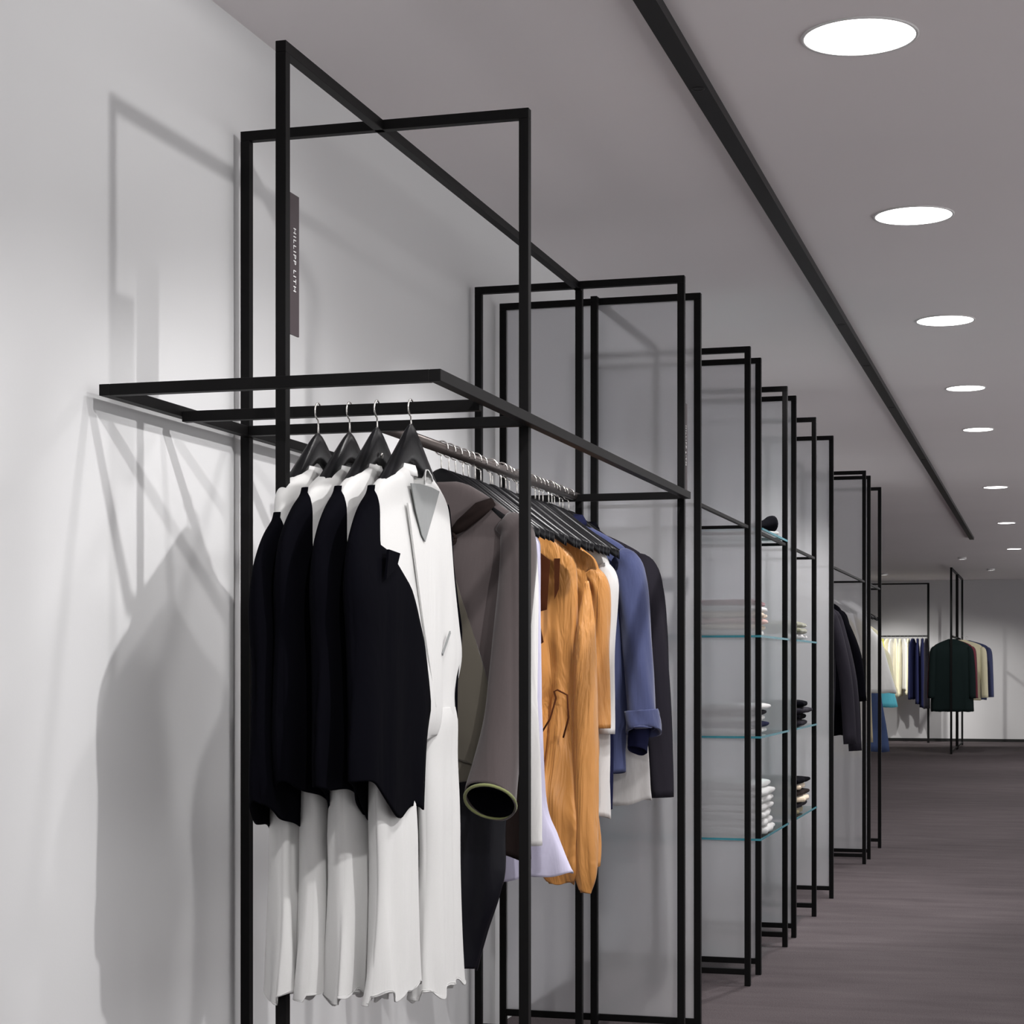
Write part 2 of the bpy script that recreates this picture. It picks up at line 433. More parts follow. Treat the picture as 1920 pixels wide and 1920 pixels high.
# hanging rails
def rail(p0, p1, r, label, mat='rail', name='hanging_rail'):
    o = MB().tube([p0, p1], r, 16).build(name, M[mat], None, True)
    return tag(o, label, 'clothes rail')
RZ = SH+.006
YH = 3.84
tag(MB().box(-1.85, XS-.012, YH-H, YH+H, SH-.012-H, SH-.012+H).build('hanging_rail', M['steel'], bevel=.0012),
    'square black bar carrying the four white jumpsuits', 'clothes rail')
rail((XM, FY[0]+.02, RZ), (XM, 6.19, RZ), .0145, 'long round bronze rail crowded with black hangers')
rail((XM, FY[8]+.1, RZ), (XM, FY[9]-.05, RZ), .0145, 'round rail carrying the black jackets in the second clothes bay')
rail((XM, FY[10]+.03, RZ), (XM, FY[11]+1.9, RZ), .0145, 'round rail carrying the farthest pale clothes of the wall system')

# frosted panels
for y, l in zip((FY[2], FY[4], FY[6], FY[8], FY[10]),
                ('widest frosted grey acrylic panel behind the blue jacket', 'frosted acrylic panel crossed by three teal glass edges',
                 'narrow grey frosted acrylic panel behind the white shirts', 'brightest pale frosted acrylic panel', 'farthest frosted acrylic panel, behind the black jackets')):
    tag(MB().box(XB+H, XF-H, y-.004, y+.004, .045+T, TOP-T).build('frosted_panel', M['frosted']), l, 'screen panel', 'frosted panels filling the wall frames')

# sign plates
def sign(x, y, z0, z1, label, text='HILLIPP LITH'):
    t = thing('sign_plate', label, 'sign', (x, y, (z0+z1)/2), 0, 'narrow lettered plates on the posts')
    MB().box(-.002, .002, 0, .062, -(z1-z0)/2, (z1-z0)/2).build('plate', M['plate'], t)
    cu = bpy.data.curves.new('lettering', 'FONT'); cu.body = text; cu.size = .0195; cu.extrude = .0003
    cu.align_x = 'CENTER'; cu.align_y = 'CENTER'; cu.space_character = 1.25
    cu.materials.append(M['letter'])
    tmp = bpy.data.objects.new('tmp', cu); COL.objects.link(tmp)
    dg = bpy.context.evaluated_depsgraph_get()
    me = bpy.data.meshes.new_from_object(tmp.evaluated_get(dg)); me.name = 'lettering'
    bpy.data.objects.remove(tmp)
    o = bpy.data.objects.new('lettering', me); COL.objects.link(o); o.parent = t
    # text x axis -> down (-z), text y axis -> +y, faces +x
    o.matrix_local = Matrix(((0, 0, 1, .0026), (0, 1, 0, .036), (-1, 0, 0, .01), (0, 0, 0, 1)))
    return t
sign(XM+.004, 3.64+H, EYE+.70, EYE+.995, 'narrow dark plate with white vertical lettering on the nearest long frame')
sign(XF+.004, FY[1]+H, EYE+.585, EYE+.885, 'narrow dark lettered plate on the post beside the widest frosted panel')
sign(XF+.004, FY[8]+H, EYE+.585, EYE+.885, 'narrow dark lettered plate on the post of the brightest frosted panel')
sign(XF+.004, FY[11]+H, EYE+.585, EYE+.885, 'narrow dark lettered plate on the farthest wall system post')

# ------------------------------------------------------------------ hangers
def hanger_mesh(w=.215, drop=.135, fat=1.0):
    n = 28; rings = []
    for i in range(n+1):
        u = -1+2*i/n; a = abs(u)
        x = u*w
        zc = -drop*(math.sqrt(a*a+.010)-.1)*1.1 + .006
        y = -.02*a*a*0
        hh = (.030+.030*(1-a)**1.5)*fat
        ww = (.0065+.011*min(1, a*1.3)) * (1 if a < .93 else math.sqrt(max(.05, 1-(a-.93)**2/.0055)))
        sec = [(-.5, -.8), (.5, -.8), (1, -.35), (1, .35), (.55, .9), (0, 1), (-.55, .9), (-1, .35), (-1, -.35)]
        rings.append([(x, y+ww*p*.9, zc+hh/2*q) for p, q in sec])
    m = len(rings[0]); v = [p for R in rings for p in R]; f = []
    for i in range(n):
        for k in range(m):
            f.append((i*m+k, i*m+(k+1) % m, (i+1)*m+(k+1) % m, (i+1)*m+k))
    f.append(tuple(range(m))); f.append(tuple(n*m+k for k in range(m))[::-1])
    mb = MB(); mb.add(v, f); return mb
BODY_DROP = .088     # body centre below the rail centre
def make_hanger(label, group=None, fat=1.0):
    t = thing('clothes_hanger', label, 'hanger', (0, 0, 0), 0, group)
    b = hanger_mesh(fat=fat); b.v = [(x, y, z-BODY_DROP) for x, y, z in b.v]
    b.build('shoulder_body', M['hanger'], t, True)
    R = .0185
    pts = [(R*math.cos(a), 0, R*math.sin(a)) for a in [math.radians(q) for q in range(200, -91, -15)]]
    pts = [(-p[0], p[1], p[2]) for p in pts]
    pts = pts + [(0.0, 0, -.03), (0, 0, -BODY_DROP+.012)]
    # hook lies in the plane of the hanger, passing over the rail
    MB().tube(pts, .0019, 8).build('hook', M['chrome'], t, True)
    return t
HPROTO = make_hanger('black hanger x')
HUSED = [False]
def hanger(x, y, z, rz, label, group=None, fat=None):
    if fat: t = make_hanger(label, group, fat)
    else:
        t = HPROTO if not HUSED[0] else copy_tree(HPROTO)
        HUSED[0] = True
    t.location = (x, y, z); t.rotation_euler = (0, 0, rz); t['label'] = label
    if group: t['group'] = group
    elif 'group' in t: del t['group']
    return t

# ------------------------------------------------------------------ cloth
def cr(rows, t):
    n = len(rows)-1; i = min(int(t*n), n-1); u = t*n-i
    p0 = rows[max(0, i-1)]; p1 = rows[i]; p2 = rows[i+1]; p3 = rows[min(n, i+2)]
    out = []
    for a, b, c, d in zip(p0, p1, p2, p3):
        out.append(.5*((2*b)+(-a+c)*u+(2*a-5*b+4*c-d)*u*u+(-a+3*b-3*c+d)*u**3))
    return out
def lin(tab, z):
    """tab: descending z list of (z, v)"""
    if z >= tab[0][0]: return tab[0][1]
    for (z0, v0), (z1, v1) in zip(tab, tab[1:]):
        if z >= z1:
            u = (z0-z)/(z0-z1+1e-9); u = u*u*(3-2*u) if False else u
            return v0+(v1-v0)*u
    return tab[-1][1]

def cloth(rows, seed=0, NR=64, MM=96, n=2.4, fold=.012, kf=38, fz=.10, gap=None, vneck=None, hem=None, crush=0, pinch=None):
    """loft of a hanging garment. rows: (z, a_minus, a_plus, cy, b) half widths to -x and +x; front is -y.
    gap: (tabL, tabR) opening edges of an open front; vneck: (z bottom, half width at top)"""
    rnd = random.Random(seed)
    ph = [rnd.uniform(0, 6.28) for _ in range(8)]
    ztop = rows[0][0]; zb = rows[-1][0]
    V = []; F = []
    m = MM+1 if gap else MM
    for i in range(NR+1):
        t = i/NR
        z, am, ap, cy, b = cr(rows, t)
        fade = max(0, min(1, (ztop-fz-z)/(.45*(ztop-zb)+1e-6)))
        fade = .12+.88*fade
        for k in range(m):
            if gap:
                gl = lin(gap[0], z); gr = lin(gap[1], z)
                def phi(g):
                    a = am if g < 0 else ap
                    q = min(.995, (abs(g)/max(a, 1e-4)))**(n/2)
                    return math.asin(max(-1, min(1, math.copysign(q, g))))
                p0 = phi(gr); p1 = phi(gl)
                th = 1.5*PI+p0 + (2*PI-(p0-p1))*k/MM
            else:
                th = 2*PI*k/MM
            c = math.cos(th); s = math.sin(th)
            a = ap if c >= 0 else am
            x = a*math.copysign(abs(c)**(2/n), c)
            y = b*math.copysign(abs(s)**(2/n), s)
            side = 1 if s >= 0 else -1
            f = (math.sin(kf*x+ph[0]+1.2*math.sin(2.1*z+ph[1])) + .55*math.sin(kf*1.9*x+ph[2]+.8*z*3) + .4*math.sin(kf*.55*x+ph[3]-1.5*z))
            g = (math.sin(kf*.8*x+ph[4]+2*z)+.5*math.sin(kf*2.6*x+ph[5]-2.2*z))
            d = fold*fade*(f*.6+side*g*.45)
            wgt = abs(s)**.5
            yy = cy+y+d*(.35+.65*wgt)
            xx = x*(1+.03*fade*math.sin(7*z+ph[6]+side))
            zz = z
            if crush:
                yy += crush*fade*math.sin(31*z+14*x+ph[6])*math.sin(23*x+ph[7]+9*z)
                xx += .6*crush*fade*math.sin(27*z+9*side+ph[2])
            if pinch:
                for (px_, pz_, pr_, pd_) in pinch:
                    rr = ((x-px_)**2+(z-pz_)**2)/pr_**2
                    if s < 0: yy += pd_*math.exp(-rr)
            if vneck and s < 0:
                zv, hw = vneck
                if z > zv:
                    v = hw*(z-zv)/(ztop-zv)
                    if abs(x) < v:
                        yy = cy+b*.55
            if hem and t > .6:
                zz += hem(x, side)*((t-.6)/.4)**1.5
            if t > .97:
                zz += .004*math.sin(kf*1.3*x+ph[1]+side)
            V.append((xx, yy, zz))
    for i in range(NR):
        for k in range(m-1 if gap else m):
            k2 = (k+1) % m
            F.append((i*m+k, (i+1)*m+k, (i+1)*m+k2, i*m+k2))
    return V, F

def cloth_obj(name, VF, mat, parent=None, thick=.003):
    o = mk(name, VF[0], VF[1], mat, parent, True)
    md = o.modifiers.new('thickness', 'SOLIDIFY'); md.thickness = thick; md.offset = 0
    return o

def sleeve(pts, radii, mat, parent, seed=0, name='sleeve', tilt=0, ripple=.05, m=28, thick=.003, sub=10):
    """open tube along pts; tilt slants the cuff so that its opening faces the front"""
    rnd = random.Random(seed); ph = rnd.uniform(0, 6)
    P = []; R = []
    rows = [tuple(p)+((r, r) if not isinstance(r, tuple) else r) for p, r in zip(pts, radii)]
    K = sub*(len(pts)-1)
    V = []; F = []
    for i in range(K+1):
        x, y, z, rx, ry = cr(rows, i/K)
        x2, y2, z2, _, _ = cr(rows, min(1, i/K+.01)); x1, y1, z1, _, _ = cr(rows, max(0, i/K-.01))
        t = (Vector((x2, y2, z2))-Vector((x1, y1, z1))).normalized()
        nx = Vector((1, 0, 0)); nx = (nx-t*nx.dot(t)).normalized(); ny = t.cross(nx)
        for k in range(m):
            a = 2*PI*k/m
            rr = 1+ripple*math.sin(3*a+ph+i*.35)+ripple*.8*math.sin(5*a-ph+i*.5)
            p = Vector((x, y, z))+nx*math.cos(a)*rx*rr+ny*math.sin(a)*ry*rr
            if tilt and i > K*.75:
                u = (i-K*.75)/(K*.25)
                # lift the front edge so that the mouth opens towards -y
                p.z += tilt*u*(-(p.y-y)/max(ry, .01))
            V.append(p)
    for i in range(K):
        for k in range(m):
            F.append((i*m+k, (i+1)*m+k, (i+1)*m+(k+1) % m, i*m+(k+1) % m))
    return cloth_obj(name, (V, F), mat, parent, thick)

def collar(zn, rx, ry, h, mat, parent, name='collar', gapdeg=40, flare=.012, m=40, cy=0):
    """stand collar: an open band round the neck"""
    V = []; F = []
    a0 = math.radians(-90+gapdeg/2); a1 = math.radians(270-gapdeg/2)
    for j, (dz, dr) in enumerate(((-.012, 0), (h*.5, .001), (h, flare*.4), (h*.98, flare), (h*.35, flare*1.9), (-.004, flare*2.2))):
        for k in range(m+1):
            a = a0+(a1-a0)*k/m
            V.append(((rx+dr)*math.cos(a), cy+(ry+dr*.8)*math.sin(a), zn+dz+.006*math.sin(a)))
    for j in range(5):
        for k in range(m):
            F.append((j*(m+1)+k, (j+1)*(m+1)+k, (j+1)*(m+1)+k+1, j*(m+1)+k+1))
    return cloth_obj(name, (V, F), mat, parent, .002)

def slab(poly, y, d, mat, parent, name, bulge=.0):
    """a small cloth flap: outline (x,z) at depth y, thickness d"""
    n = len(poly)
    cx = sum(p[0] for p in poly)/n; cz = sum(p[1] for p in poly)/n
    yf = (lambda x, z: y) if not callable(y) else y
    V = [(x, yf(x, z), z) for x, z in poly]+[(x, yf(x, z)+d, z) for x, z in poly]
    V += [(cx, yf(cx, cz)-bulge, cz), (cx, yf(cx, cz)+d, cz)]
    F = [(k, (k+1) % n, 2*n) for k in range(n)]+[(n+(k+1) % n, n+k, 2*n+1) for k in range(n)]
    F += [(k, n+k, n+(k+1) % n, (k+1) % n) for k in range(n)]
    o = mk(name, V, F, mat, parent)
    bm = bmesh.new(); bm.from_mesh(o.data); bmesh.ops.recalc_face_normals(bm, faces=bm.faces); bm.to_mesh(o.data); bm.free()
    return o

# ------------------------------------------------------------------ the four white dresses with black vests
ZR = SH-.012            # centre of the square bar
def hz(h): return EYE+h-ZR        # height above eye level -> local z under the bar
HX = [-1.531, -1.460, -1.393, -1.318]
which = ['leftmost', 'second from the left', 'third from the left', 'nearest the olive coat']
def white_jumpsuit(seed, parent_label):
    t = thing('white_jumpsuit', parent_label, 'jumpsuit', (0, 0, 0), 0, 'white jumpsuits on the near bar')
    rows = [(hz(.430), .060, .060, 0, .018), (hz(.420), .100, .100, 0, .024), (hz(.396), .170, .175, 0, .026), (hz(.362), .226, .226, 0, .028),
            (hz(.31), .236, .245, 0, .030), (hz(.22), .238, .264, 0, .032), (hz(.10), .232, .292, 0, .033), (hz(.03), .230, .306, 0, .033),
            (hz(-.05), .232, .262, 0, .033), (hz(-.10), .232, .268, 0, .032), (hz(-.13), .222, .262, 0, .026), (hz(-.15), .215, .250, 0, .018)]
    VF = cloth(rows, seed, 80, 150, 2.6, .0075, 30, .2, vneck=(hz(.285), .07))
    cloth_obj('bodice', VF, M['white'], t)
    for nm, cx, bot, w0, w1, sd in (('near', -.122, -.665, .104, .132, 1), ('far', .178, -.705, .096, .116, 2)):
        hf = lambda x, s_: .010*math.sin(38*x+seed+sd)+.006*math.sin(90*x+2*seed)+(-.018 if s_ > 0 else 0)
        VF = cloth([(hz(-.085), w0*.96, w0*.96, 0, .027), (hz(-.12), w0, w0, 0, .031), (hz(-.2), w0, w0, 0, .028), (hz(-.3), w0*.98, w0*.98, 0, .031), (hz(-.45), w0*.93, w0*.95, 0, .033), (hz(bot+.03), w1*.95, w1*.92, 0, .038), (hz(bot), w1, w1*.98, 0, .040)],
                   seed*3+sd, 60, 90, 2.4, .011, 44, .0, hem=hf)
        o = cloth_obj('trouser_leg', VF, M['white'], t); o.location = (cx, 0, 0)
    collar(hz(.416), .068, .022, .020, M['white'], t, gapdeg=70, flare=.010)
    o = slab([(-.105, hz(.388)), (-.05, hz(.392)), (.03, hz(.392)), (.085, hz(.388)), (.055, hz(.35)), (-.012, hz(.272)), (-.035, hz(.285)), (-.075, hz(.335))], -.0365, .002, M['facing'], t, 'neck_shade')  # grey slab stands in for the shade inside the V-neck
    o['label'] = 'grey panel coloured as neck shade'
    slab([(-.130, hz(.345)), (-.112, hz(.345)), (-.01, hz(.10)), (.065, hz(-.08)), (.056, hz(-.082)), (-.03, hz(.10))], -.0385, .004, M['white'], t, 'front_placket')
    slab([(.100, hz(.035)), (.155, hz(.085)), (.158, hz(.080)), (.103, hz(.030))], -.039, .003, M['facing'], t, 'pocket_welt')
    return t
def black_vest(seed, label):
    t = thing('black_vest', label, 'vest', (0, 0, 0), 0, 'black sleeveless vests over the white jumpsuits')
    rows = [(hz(.372), .240, .236, 0, .028), (hz(.355), .250, .244, 0, .030), (hz(.325), .295, .252, 0, .030), (hz(.285), .335, .262, 0, .030), (hz(.235), .362, .268, 0, .034), (hz(.16), .368, .285, 0, .045),
            (hz(.06), .358, .318, 0, .045), (hz(-.08), .360, .282, 0, .045), (hz(-.20), .365, .272, 0, .043), (hz(-.285), .360, .268, 0, .041)]
    gl = [(hz(.38), -.236), (hz(.34), -.252), (hz(.25), -.268), (hz(.235), -.215), (hz(.17), -.130), (hz(.06), -.050), (hz(-.03), -.002), (hz(-.08), .012), (hz(-.15), -.02), (hz(-.20), -.035), (hz(-.29), -.045)]
    gr = [(hz(.38), .230), (hz(.34), .242), (hz(.17), .272), (hz(.06), .303), (hz(-.05), .250), (hz(-.10), .235), (hz(-.29), .235)]
    def hemf(x, s):
        u = x
        q = max(0, min(1, (u+.02)/.14)); q = q*q*(3-2*q)
        base = -.012+.17*q
        return base + .42*max(0, -.17-u) + .012*math.sin(30*u+seed)
    VF = cloth(rows, seed+5, 60, 140, 2.6, .0065, 26, .2, gap=(gl, gr), hem=hemf)
    cloth_obj('vest_body', VF, M['black'], t, .004)
    slab([(-.268, hz(.240)), (-.200, hz(.236)), (-.222, hz(.205)), (-.285, hz(.18))], -.046, .005, M['black'], t, 'lapel')
    return t
for i, x in enumerate(HX):
    hgl = ['black hanger at the wall end of the near bar, holding the leftmost white jumpsuit', 'black hanger second from the wall on the near bar',
           'black hanger third from the wall on the near bar, with a small bright screw', 'black hanger nearest the aisle on the near bar, over the fully visible jumpsuit'][i]
    yj = [-.0, .005, -.005, .0][i]
    hanger(x, YH+yj, ZR, PI/2, hgl, 'hangers on the near bar', [1.25, 1.25, 1.5, 1.7][i])
    d = white_jumpsuit(3+i*7, ['long white wide-leg jumpsuit nearest the wall, mostly hidden behind the steel posts', 'long white wide-leg jumpsuit second from the wall on the near bar',
                            'long white wide-leg jumpsuit third from the wall on the near bar', 'long white V-neck wide-leg jumpsuit fully visible at the front of the near bar'][i])
    d.location = (x, YH+yj, ZR); d.rotation_euler = (0, 0, PI/2+[.03, -.02, .02, 0][i])
    v = black_vest(20+i, ['black vest nearest the wall, its hem lowest behind the steel post', 'black vest second from the wall over a white jumpsuit',
                          'black vest third from the wall over a white jumpsuit', 'black vest over the fully visible white V-neck jumpsuit'][i])
    v.location = (x, YH+yj, ZR-[.05, 0, .0, 0][i]); v.rotation_euler = (0, 0, PI/2+[.03, -.02, .02, 0][i])
# small screw of the third hanger is a part of it
mb = disc(0, .006, 0, .003, 16)
sc_ = mb.build('screw', M['chrome'], None, True)
hs = [o for o in bpy.data.objects if o.name.startswith('clothes_hanger') and o.parent is None and 'third from the wall' in o['label']][0]
sc_.parent = hs; sc_.rotation_euler = (PI/2, 0, 0); sc_.location = (0, -.009, -BODY_DROP-.012)

# ------------------------------------------------------------------ the long rail
def rz_(h): return EYE+h-RZ
def yof(zc, x=XM): return (zc + x*.2738)/.9618
def torso(top, hem, sh=.205, wh=.24, b0=.02, b1=.035, neck=.06, mid=None):
    mid = mid or (sh+wh)/2
    L = top-hem
    return [(rz_(top+.095), neck*.8, neck*.8, 0, .014), (rz_(top+.083), neck+.02, neck+.02, 0, b0), (rz_(top+.036), sh*.75, sh*.75, 0, b0), (rz_(top-.01), sh, sh, 0, b0+.004),
            (rz_(top-.10), sh+.01, sh+.01, 0, b1), (rz_(top-.35*L), mid, mid, 0, b1), (rz_(top-.7*L), (mid+wh)/2, (mid+wh)/2, 0, b1), (rz_(hem), wh, wh, 0, b1)]
def top_garment(name, cat, label, zc, top, hem, mat, sh=.205, wh=.24, b=.03, seed=0, sl=None, slmat=None, slr=.042, col=None, fold=.008, tilt=0, crush=0, cmat=None, rot=0, vn=None, kf=38, group=None, dx=0, pinch=None, thick=.003, y=None, slope=.05):
    t = thing(name, label, cat, (XM+dx, y if y is not None else yof(zc), RZ), rot, group)
    VF = cloth(torso(top, hem, sh, wh, .018, b), seed, 70, 110, 2.5, fold, kf, .12, crush=crush, vneck=(rz_(vn), .06) if vn else None, pinch=pinch,
               hem=lambda x, s: .012*math.sin(18*x+seed))
    cloth_obj('body', VF, mat, t, thick)
    if sl is not None:
        for s in (1, -1):
            zs = rz_(top-.035); ze = rz_(sl)
            sleeve([(s*(sh-.02), 0, zs), (s*(sh+.012), -.002, zs-.06), (s*(sh+slope*.8), -.006, zs+(ze-zs)*.5), (s*(sh+slope), -.018, ze)],
                   [(.022, .026), (slr*.8, slr*.85), (slr*.85, slr*.8), (slr*.9, slr*.75)], slmat or mat, t, seed+s, tilt=tilt)
    if col:
        collar(rz_(top+.083), .065, .024, col, cmat or mat, t, gapdeg=60)
    return t

# olive / taupe coat: nearest the viewer on the long rail
coat = top_garment('wool_coat', 'coat', 'taupe wool coat with draped olive front panel, nearest on the long rail', 4.94, .392, -.17, M['mauve'], sh=.205, wh=.20, b=.034, seed=31, fold=.009, kf=26)
for s in (1, -1):
    sleeve([(s*.175, -.004, rz_(.375)), (s*.213, -.018, rz_(.33)), (s*.206, -.045, rz_(.10)), (s*.188, -.075, rz_(-.15)), (s*.163, -.100, rz_(-.335))],
           [(.030, .030), (.045, .045), (.046, .046), (.052, .046), (.066, .052)], M['mauve'], coat, 77, tilt=.045, ripple=.02)
cf = cloth([(rz_(.33), .03, .02, -.045, .010), (rz_(.2), .07, .065, -.052, .014), (rz_(.05), .09, .115, -.056, .016), (rz_(-.08), .085, .150, -.058, .017), (rz_(-.155), .06, .155, -.058, .014), (rz_(-.215), .02, .13, -.055, .008)],
           9, 40, 60, 2.2, .007, 34, .05, hem=lambda x, s: -.30*(x-.02)*1 if x < .1 else -.03)
cloth_obj('draped_front', cf, M['olive'], coat)
cf2 = cloth([(rz_(.02), .06, .03, -.047, .010), (rz_(-.1), .075, .11, -.050, .012), (rz_(-.2), .05, .125, -.050, .011), (rz_(-.29), .00, .11, -.048, .008)], 12, 30, 50, 2.2, .005, 34, .05)
cloth_obj('under_drape', cf2, M['olive'], coat)
MB().tube([(.15, -.03, rz_(.432)), (.12, -.045, rz_(.412)), (.07, -.052, rz_(.37)), (.045, -.055, rz_(.35))], [.012, .021, .018, .008], 10).build('neck_tie', M['brown'], coat, True)
MB().tube([(.045+.014*math.cos(a*PI/8), -.066+.003*math.sin(a), rz_(.335)+.014*math.sin(a*PI/8)) for a in range(17)], .005, 8).build('tie_ring', M['brown'], coat, True)
sleeve([(.176, -.088, rz_(-.22)), (.163, -.100, rz_(-.332))], [(.046, .040), (.061, .048)], M['black'], coat, 77, name='sleeve_shade', tilt=.043, ripple=.02, sub=10)  # black tube puts the sleeve's unlit interior into the colour
MB().tube([(.163+.066*math.cos(a), -.100+.053*math.sin(a), rz_(-.336)-.046*math.sin(a)) for a in [2*PI*k/32 for k in range(33)]], .0042, 8, cap=False).build('cuff_edge', M['olivelining'], coat, True)

# black satin dress behind the coat
bd = thing('satin_dress', 'long black satin dress hanging behind the taupe coat', 'dress', (XM+.0, yof(5.06), RZ))
VF = cloth([(rz_(.44), .06, .06, 0, .015), (rz_(.40), .16, .16, 0, .02), (rz_(.3), .19, .19, 0, .028), (rz_(0), .16, .15, 0, .03), (rz_(-.2), .19, .15, 0, .032), (rz_(-.42), .20, .135, 0, .034), (rz_(-.56), .2, .132, 0, .034), (rz_(-.70), .17, .085, 0, .03), (rz_(-.80), .14, .055, 0, .028)], 41, 70, 100, 2.3, .012, 30, .2)
cloth_obj('dress_body', VF, M['blacksatin'], bd)
top_garment('linen_shirt', 'shirt', 'pale grey linen shirt squeezed between the taupe coat and orange blouse', 5.22, .36, -.49, M['offwhite'], sh=.170, wh=.19, seed=43, b=.022, fold=.006)
top_garment('cotton_shirt', 'shirt', 'brown knit top with a dark hem showing under the taupe coat', 5.12, .36, -.50, M['brown'], sh=.165, wh=.185, seed=45, b=.024, fold=.006)
t = thing('cotton_shirt', 'long lilac white shirt whose hem hangs below the coat', 'shirt', (XM, yof(5.36), RZ))
cloth_obj('body', cloth([(rz_(.435), .05, .05, 0, .014), (rz_(.42), .08, .08, 0, .02), (rz_(.37), .14, .14, 0, .022), (rz_(.3), .15, .15, 0, .025), (rz_(0), .15, .15, 0, .025), (rz_(-.35), .16, .16, 0, .025), (rz_(-.48), .18, .20, 0, .025), (rz_(-.60), .20, .25, 0, .026)], 47, 60, 90, 2.5, .006, 38, .1, hem=lambda x, s: .12*max(0, x)), M['lilac'], t)

# orange blouses
pin = [(.02+.05*math.sin(q*2.1), rz_(-.02-.08*q), .028, .018*(1 if q % 2 else -.6)) for q in range(7)]
ob = top_garment('silk_blouse', 'blouse', 'ochre orange silk blouse with gathered creases, in front of its twin', 5.64, .335, -.56, M['orange'], sh=.175, wh=.20, seed=51, b=.038, fold=.022, crush=.006, kf=46, pinch=pin, vn=.22, group='ochre orange blouses')
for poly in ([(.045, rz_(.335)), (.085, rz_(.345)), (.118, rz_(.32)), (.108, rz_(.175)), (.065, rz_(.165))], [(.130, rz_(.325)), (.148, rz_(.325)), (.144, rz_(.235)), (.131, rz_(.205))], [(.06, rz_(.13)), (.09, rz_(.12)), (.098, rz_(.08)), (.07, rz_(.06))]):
    o = slab(poly, -.060, .002, M['rust'], ob, 'neckline_shade'); o['label'] = 'dark rust slab coloured as neckline shade'  # dark slabs paint in the shade of the neckline and creases
o = MB().tube([(.085, -.066, rz_(-.20)), (.12, -.068, rz_(-.145)), (.138, -.068, rz_(-.085)), (.132, -.068, rz_(-.065)), (.142, -.068, rz_(-.060)), (.172, -.068, rz_(-.075)), (.176, -.068, rz_(-.14)), (.160, -.068, rz_(-.20))], .0028, 8).build('drawstring', M['rust'], ob, True)
o['label'] = 'dark brown drawstring'
VF = cloth([(rz_(.26), .004, .004, .03, .004), (rz_(.15), .02, .026, .01, .018), (rz_(.05), .028, .034, 0, .03), (rz_(-.25), .034, .04, 0, .032), (rz_(-.5), .036, .04, 0, .03), (rz_(-.60), .03, .036, 0, .024), (rz_(-.655), .012, .018, 0, .012)], 3, 50, 40, 2.0, .006, 60, .05)
o = cloth_obj('hanging_tail', VF, M['orange'], ob); o.location = (.215, -.03, 0)
VF = cloth([(rz_(-.02), .02, .03, .02, .006), (rz_(-.4), .06, .07, 0, .034), (rz_(-.56), .07, .07, 0, .034), (rz_(-.63), .035, .04, 0, .02)], 8, 40, 50, 2.0, .008, 70, .05, crush=.005)
o = cloth_obj('gathered_hem', VF, M['orange'], ob); o.location = (.14, -.026, 0)
mb = disc(0, .008, 0, .004, 16).build('button', M['white'], ob, True); mb.rotation_euler = (PI/2, 0, 0); mb.location = (.10, -.066, rz_(-.565))
top_garment('silk_blouse', 'blouse', 'second ochre orange silk blouse, just behind the first one', 5.84, .335, -.60, M['orange'], sh=.195, wh=.20, seed=53, b=.034, fold=.016, crush=.005, kf=52, group='ochre orange blouses', sl=-.18, slr=.036, slope=.012)
top_garment('cotton_shirt', 'shirt', 'white cotton shirt edge showing just behind the orange blouses', 5.93, .355, -.47, M['offwhite'], sh=.205, wh=.21, seed=55, b=.024, fold=.005, sl=-.2, slr=.03, slope=.0)
top_garment('cotton_shirt', 'shirt', 'navy shirt showing its hem between the orange blouse and white shirt', 6.02, .35, -.435, M['navy'], sh=.19, wh=.20, seed=57, b=.022)
bj = top_garment('cotton_jacket', 'jacket', 'slate blue jacket with rolled sleeves behind the orange blouses', 6.13, .385, -.33, M['blue'], sh=.225, wh=.22, seed=59, b=.030, fold=.008, col=.03, cmat=M['navy'])
for s in (1, -1):
    sleeve([(s*.195, -.004, rz_(.36)), (s*.235, -.01, rz_(.31)), (s*.262, -.016, rz_(.05)), (s*.282, -.03, rz_(-.18))], [(.03, .03), (.046, .044), (.046, .044), (.043, .042)], M['blue'], bj, 61, tilt=.02)
    sleeve([(s*.278, -.030, rz_(-.13)), (s*.284, -.032, rz_(-.20))], [(.049, .047), (.054, .050)], M['blue'], bj, 62, name='rolled_cuff', tilt=.02, thick=.008)
    sleeve([(s*.272, -.02, rz_(-.17)), (s*.262, -.02, rz_(-.26))], [(.034, .034), (.03, .03)], M['navy'], bj, 63, name='cuff_lining', tilt=.015)
top_garment('cotton_shirt', 'shirt', 'white shirt whose lower half shows under the slate blue jacket', 6.20, .36, -.43, M['offwhite'], sh=.20, wh=.275, seed=65, b=.022, fold=.005, dx=.01, y=yof(6.19))
dj = top_garment('wool_jacket', 'jacket', 'charcoal jacket with long sleeves at the far end of the long rail', 6.33, .375, -.38, M['charcoal'], sh=.24, wh=.23, seed=67, b=.026, fold=.006, col=.03, cmat=M['black'], y=6.12)
for s in (1, -1):
    sleeve([(s*.21, 0, rz_(.35)), (s*.25, -.005, rz_(.30)), (s*.285, -.01, rz_(0)), (s*.305, -.02, rz_(-.42))], [(.03, .03), (.044, .04), (.042, .036), (.036, .034)], M['charcoal'], dj, 69)

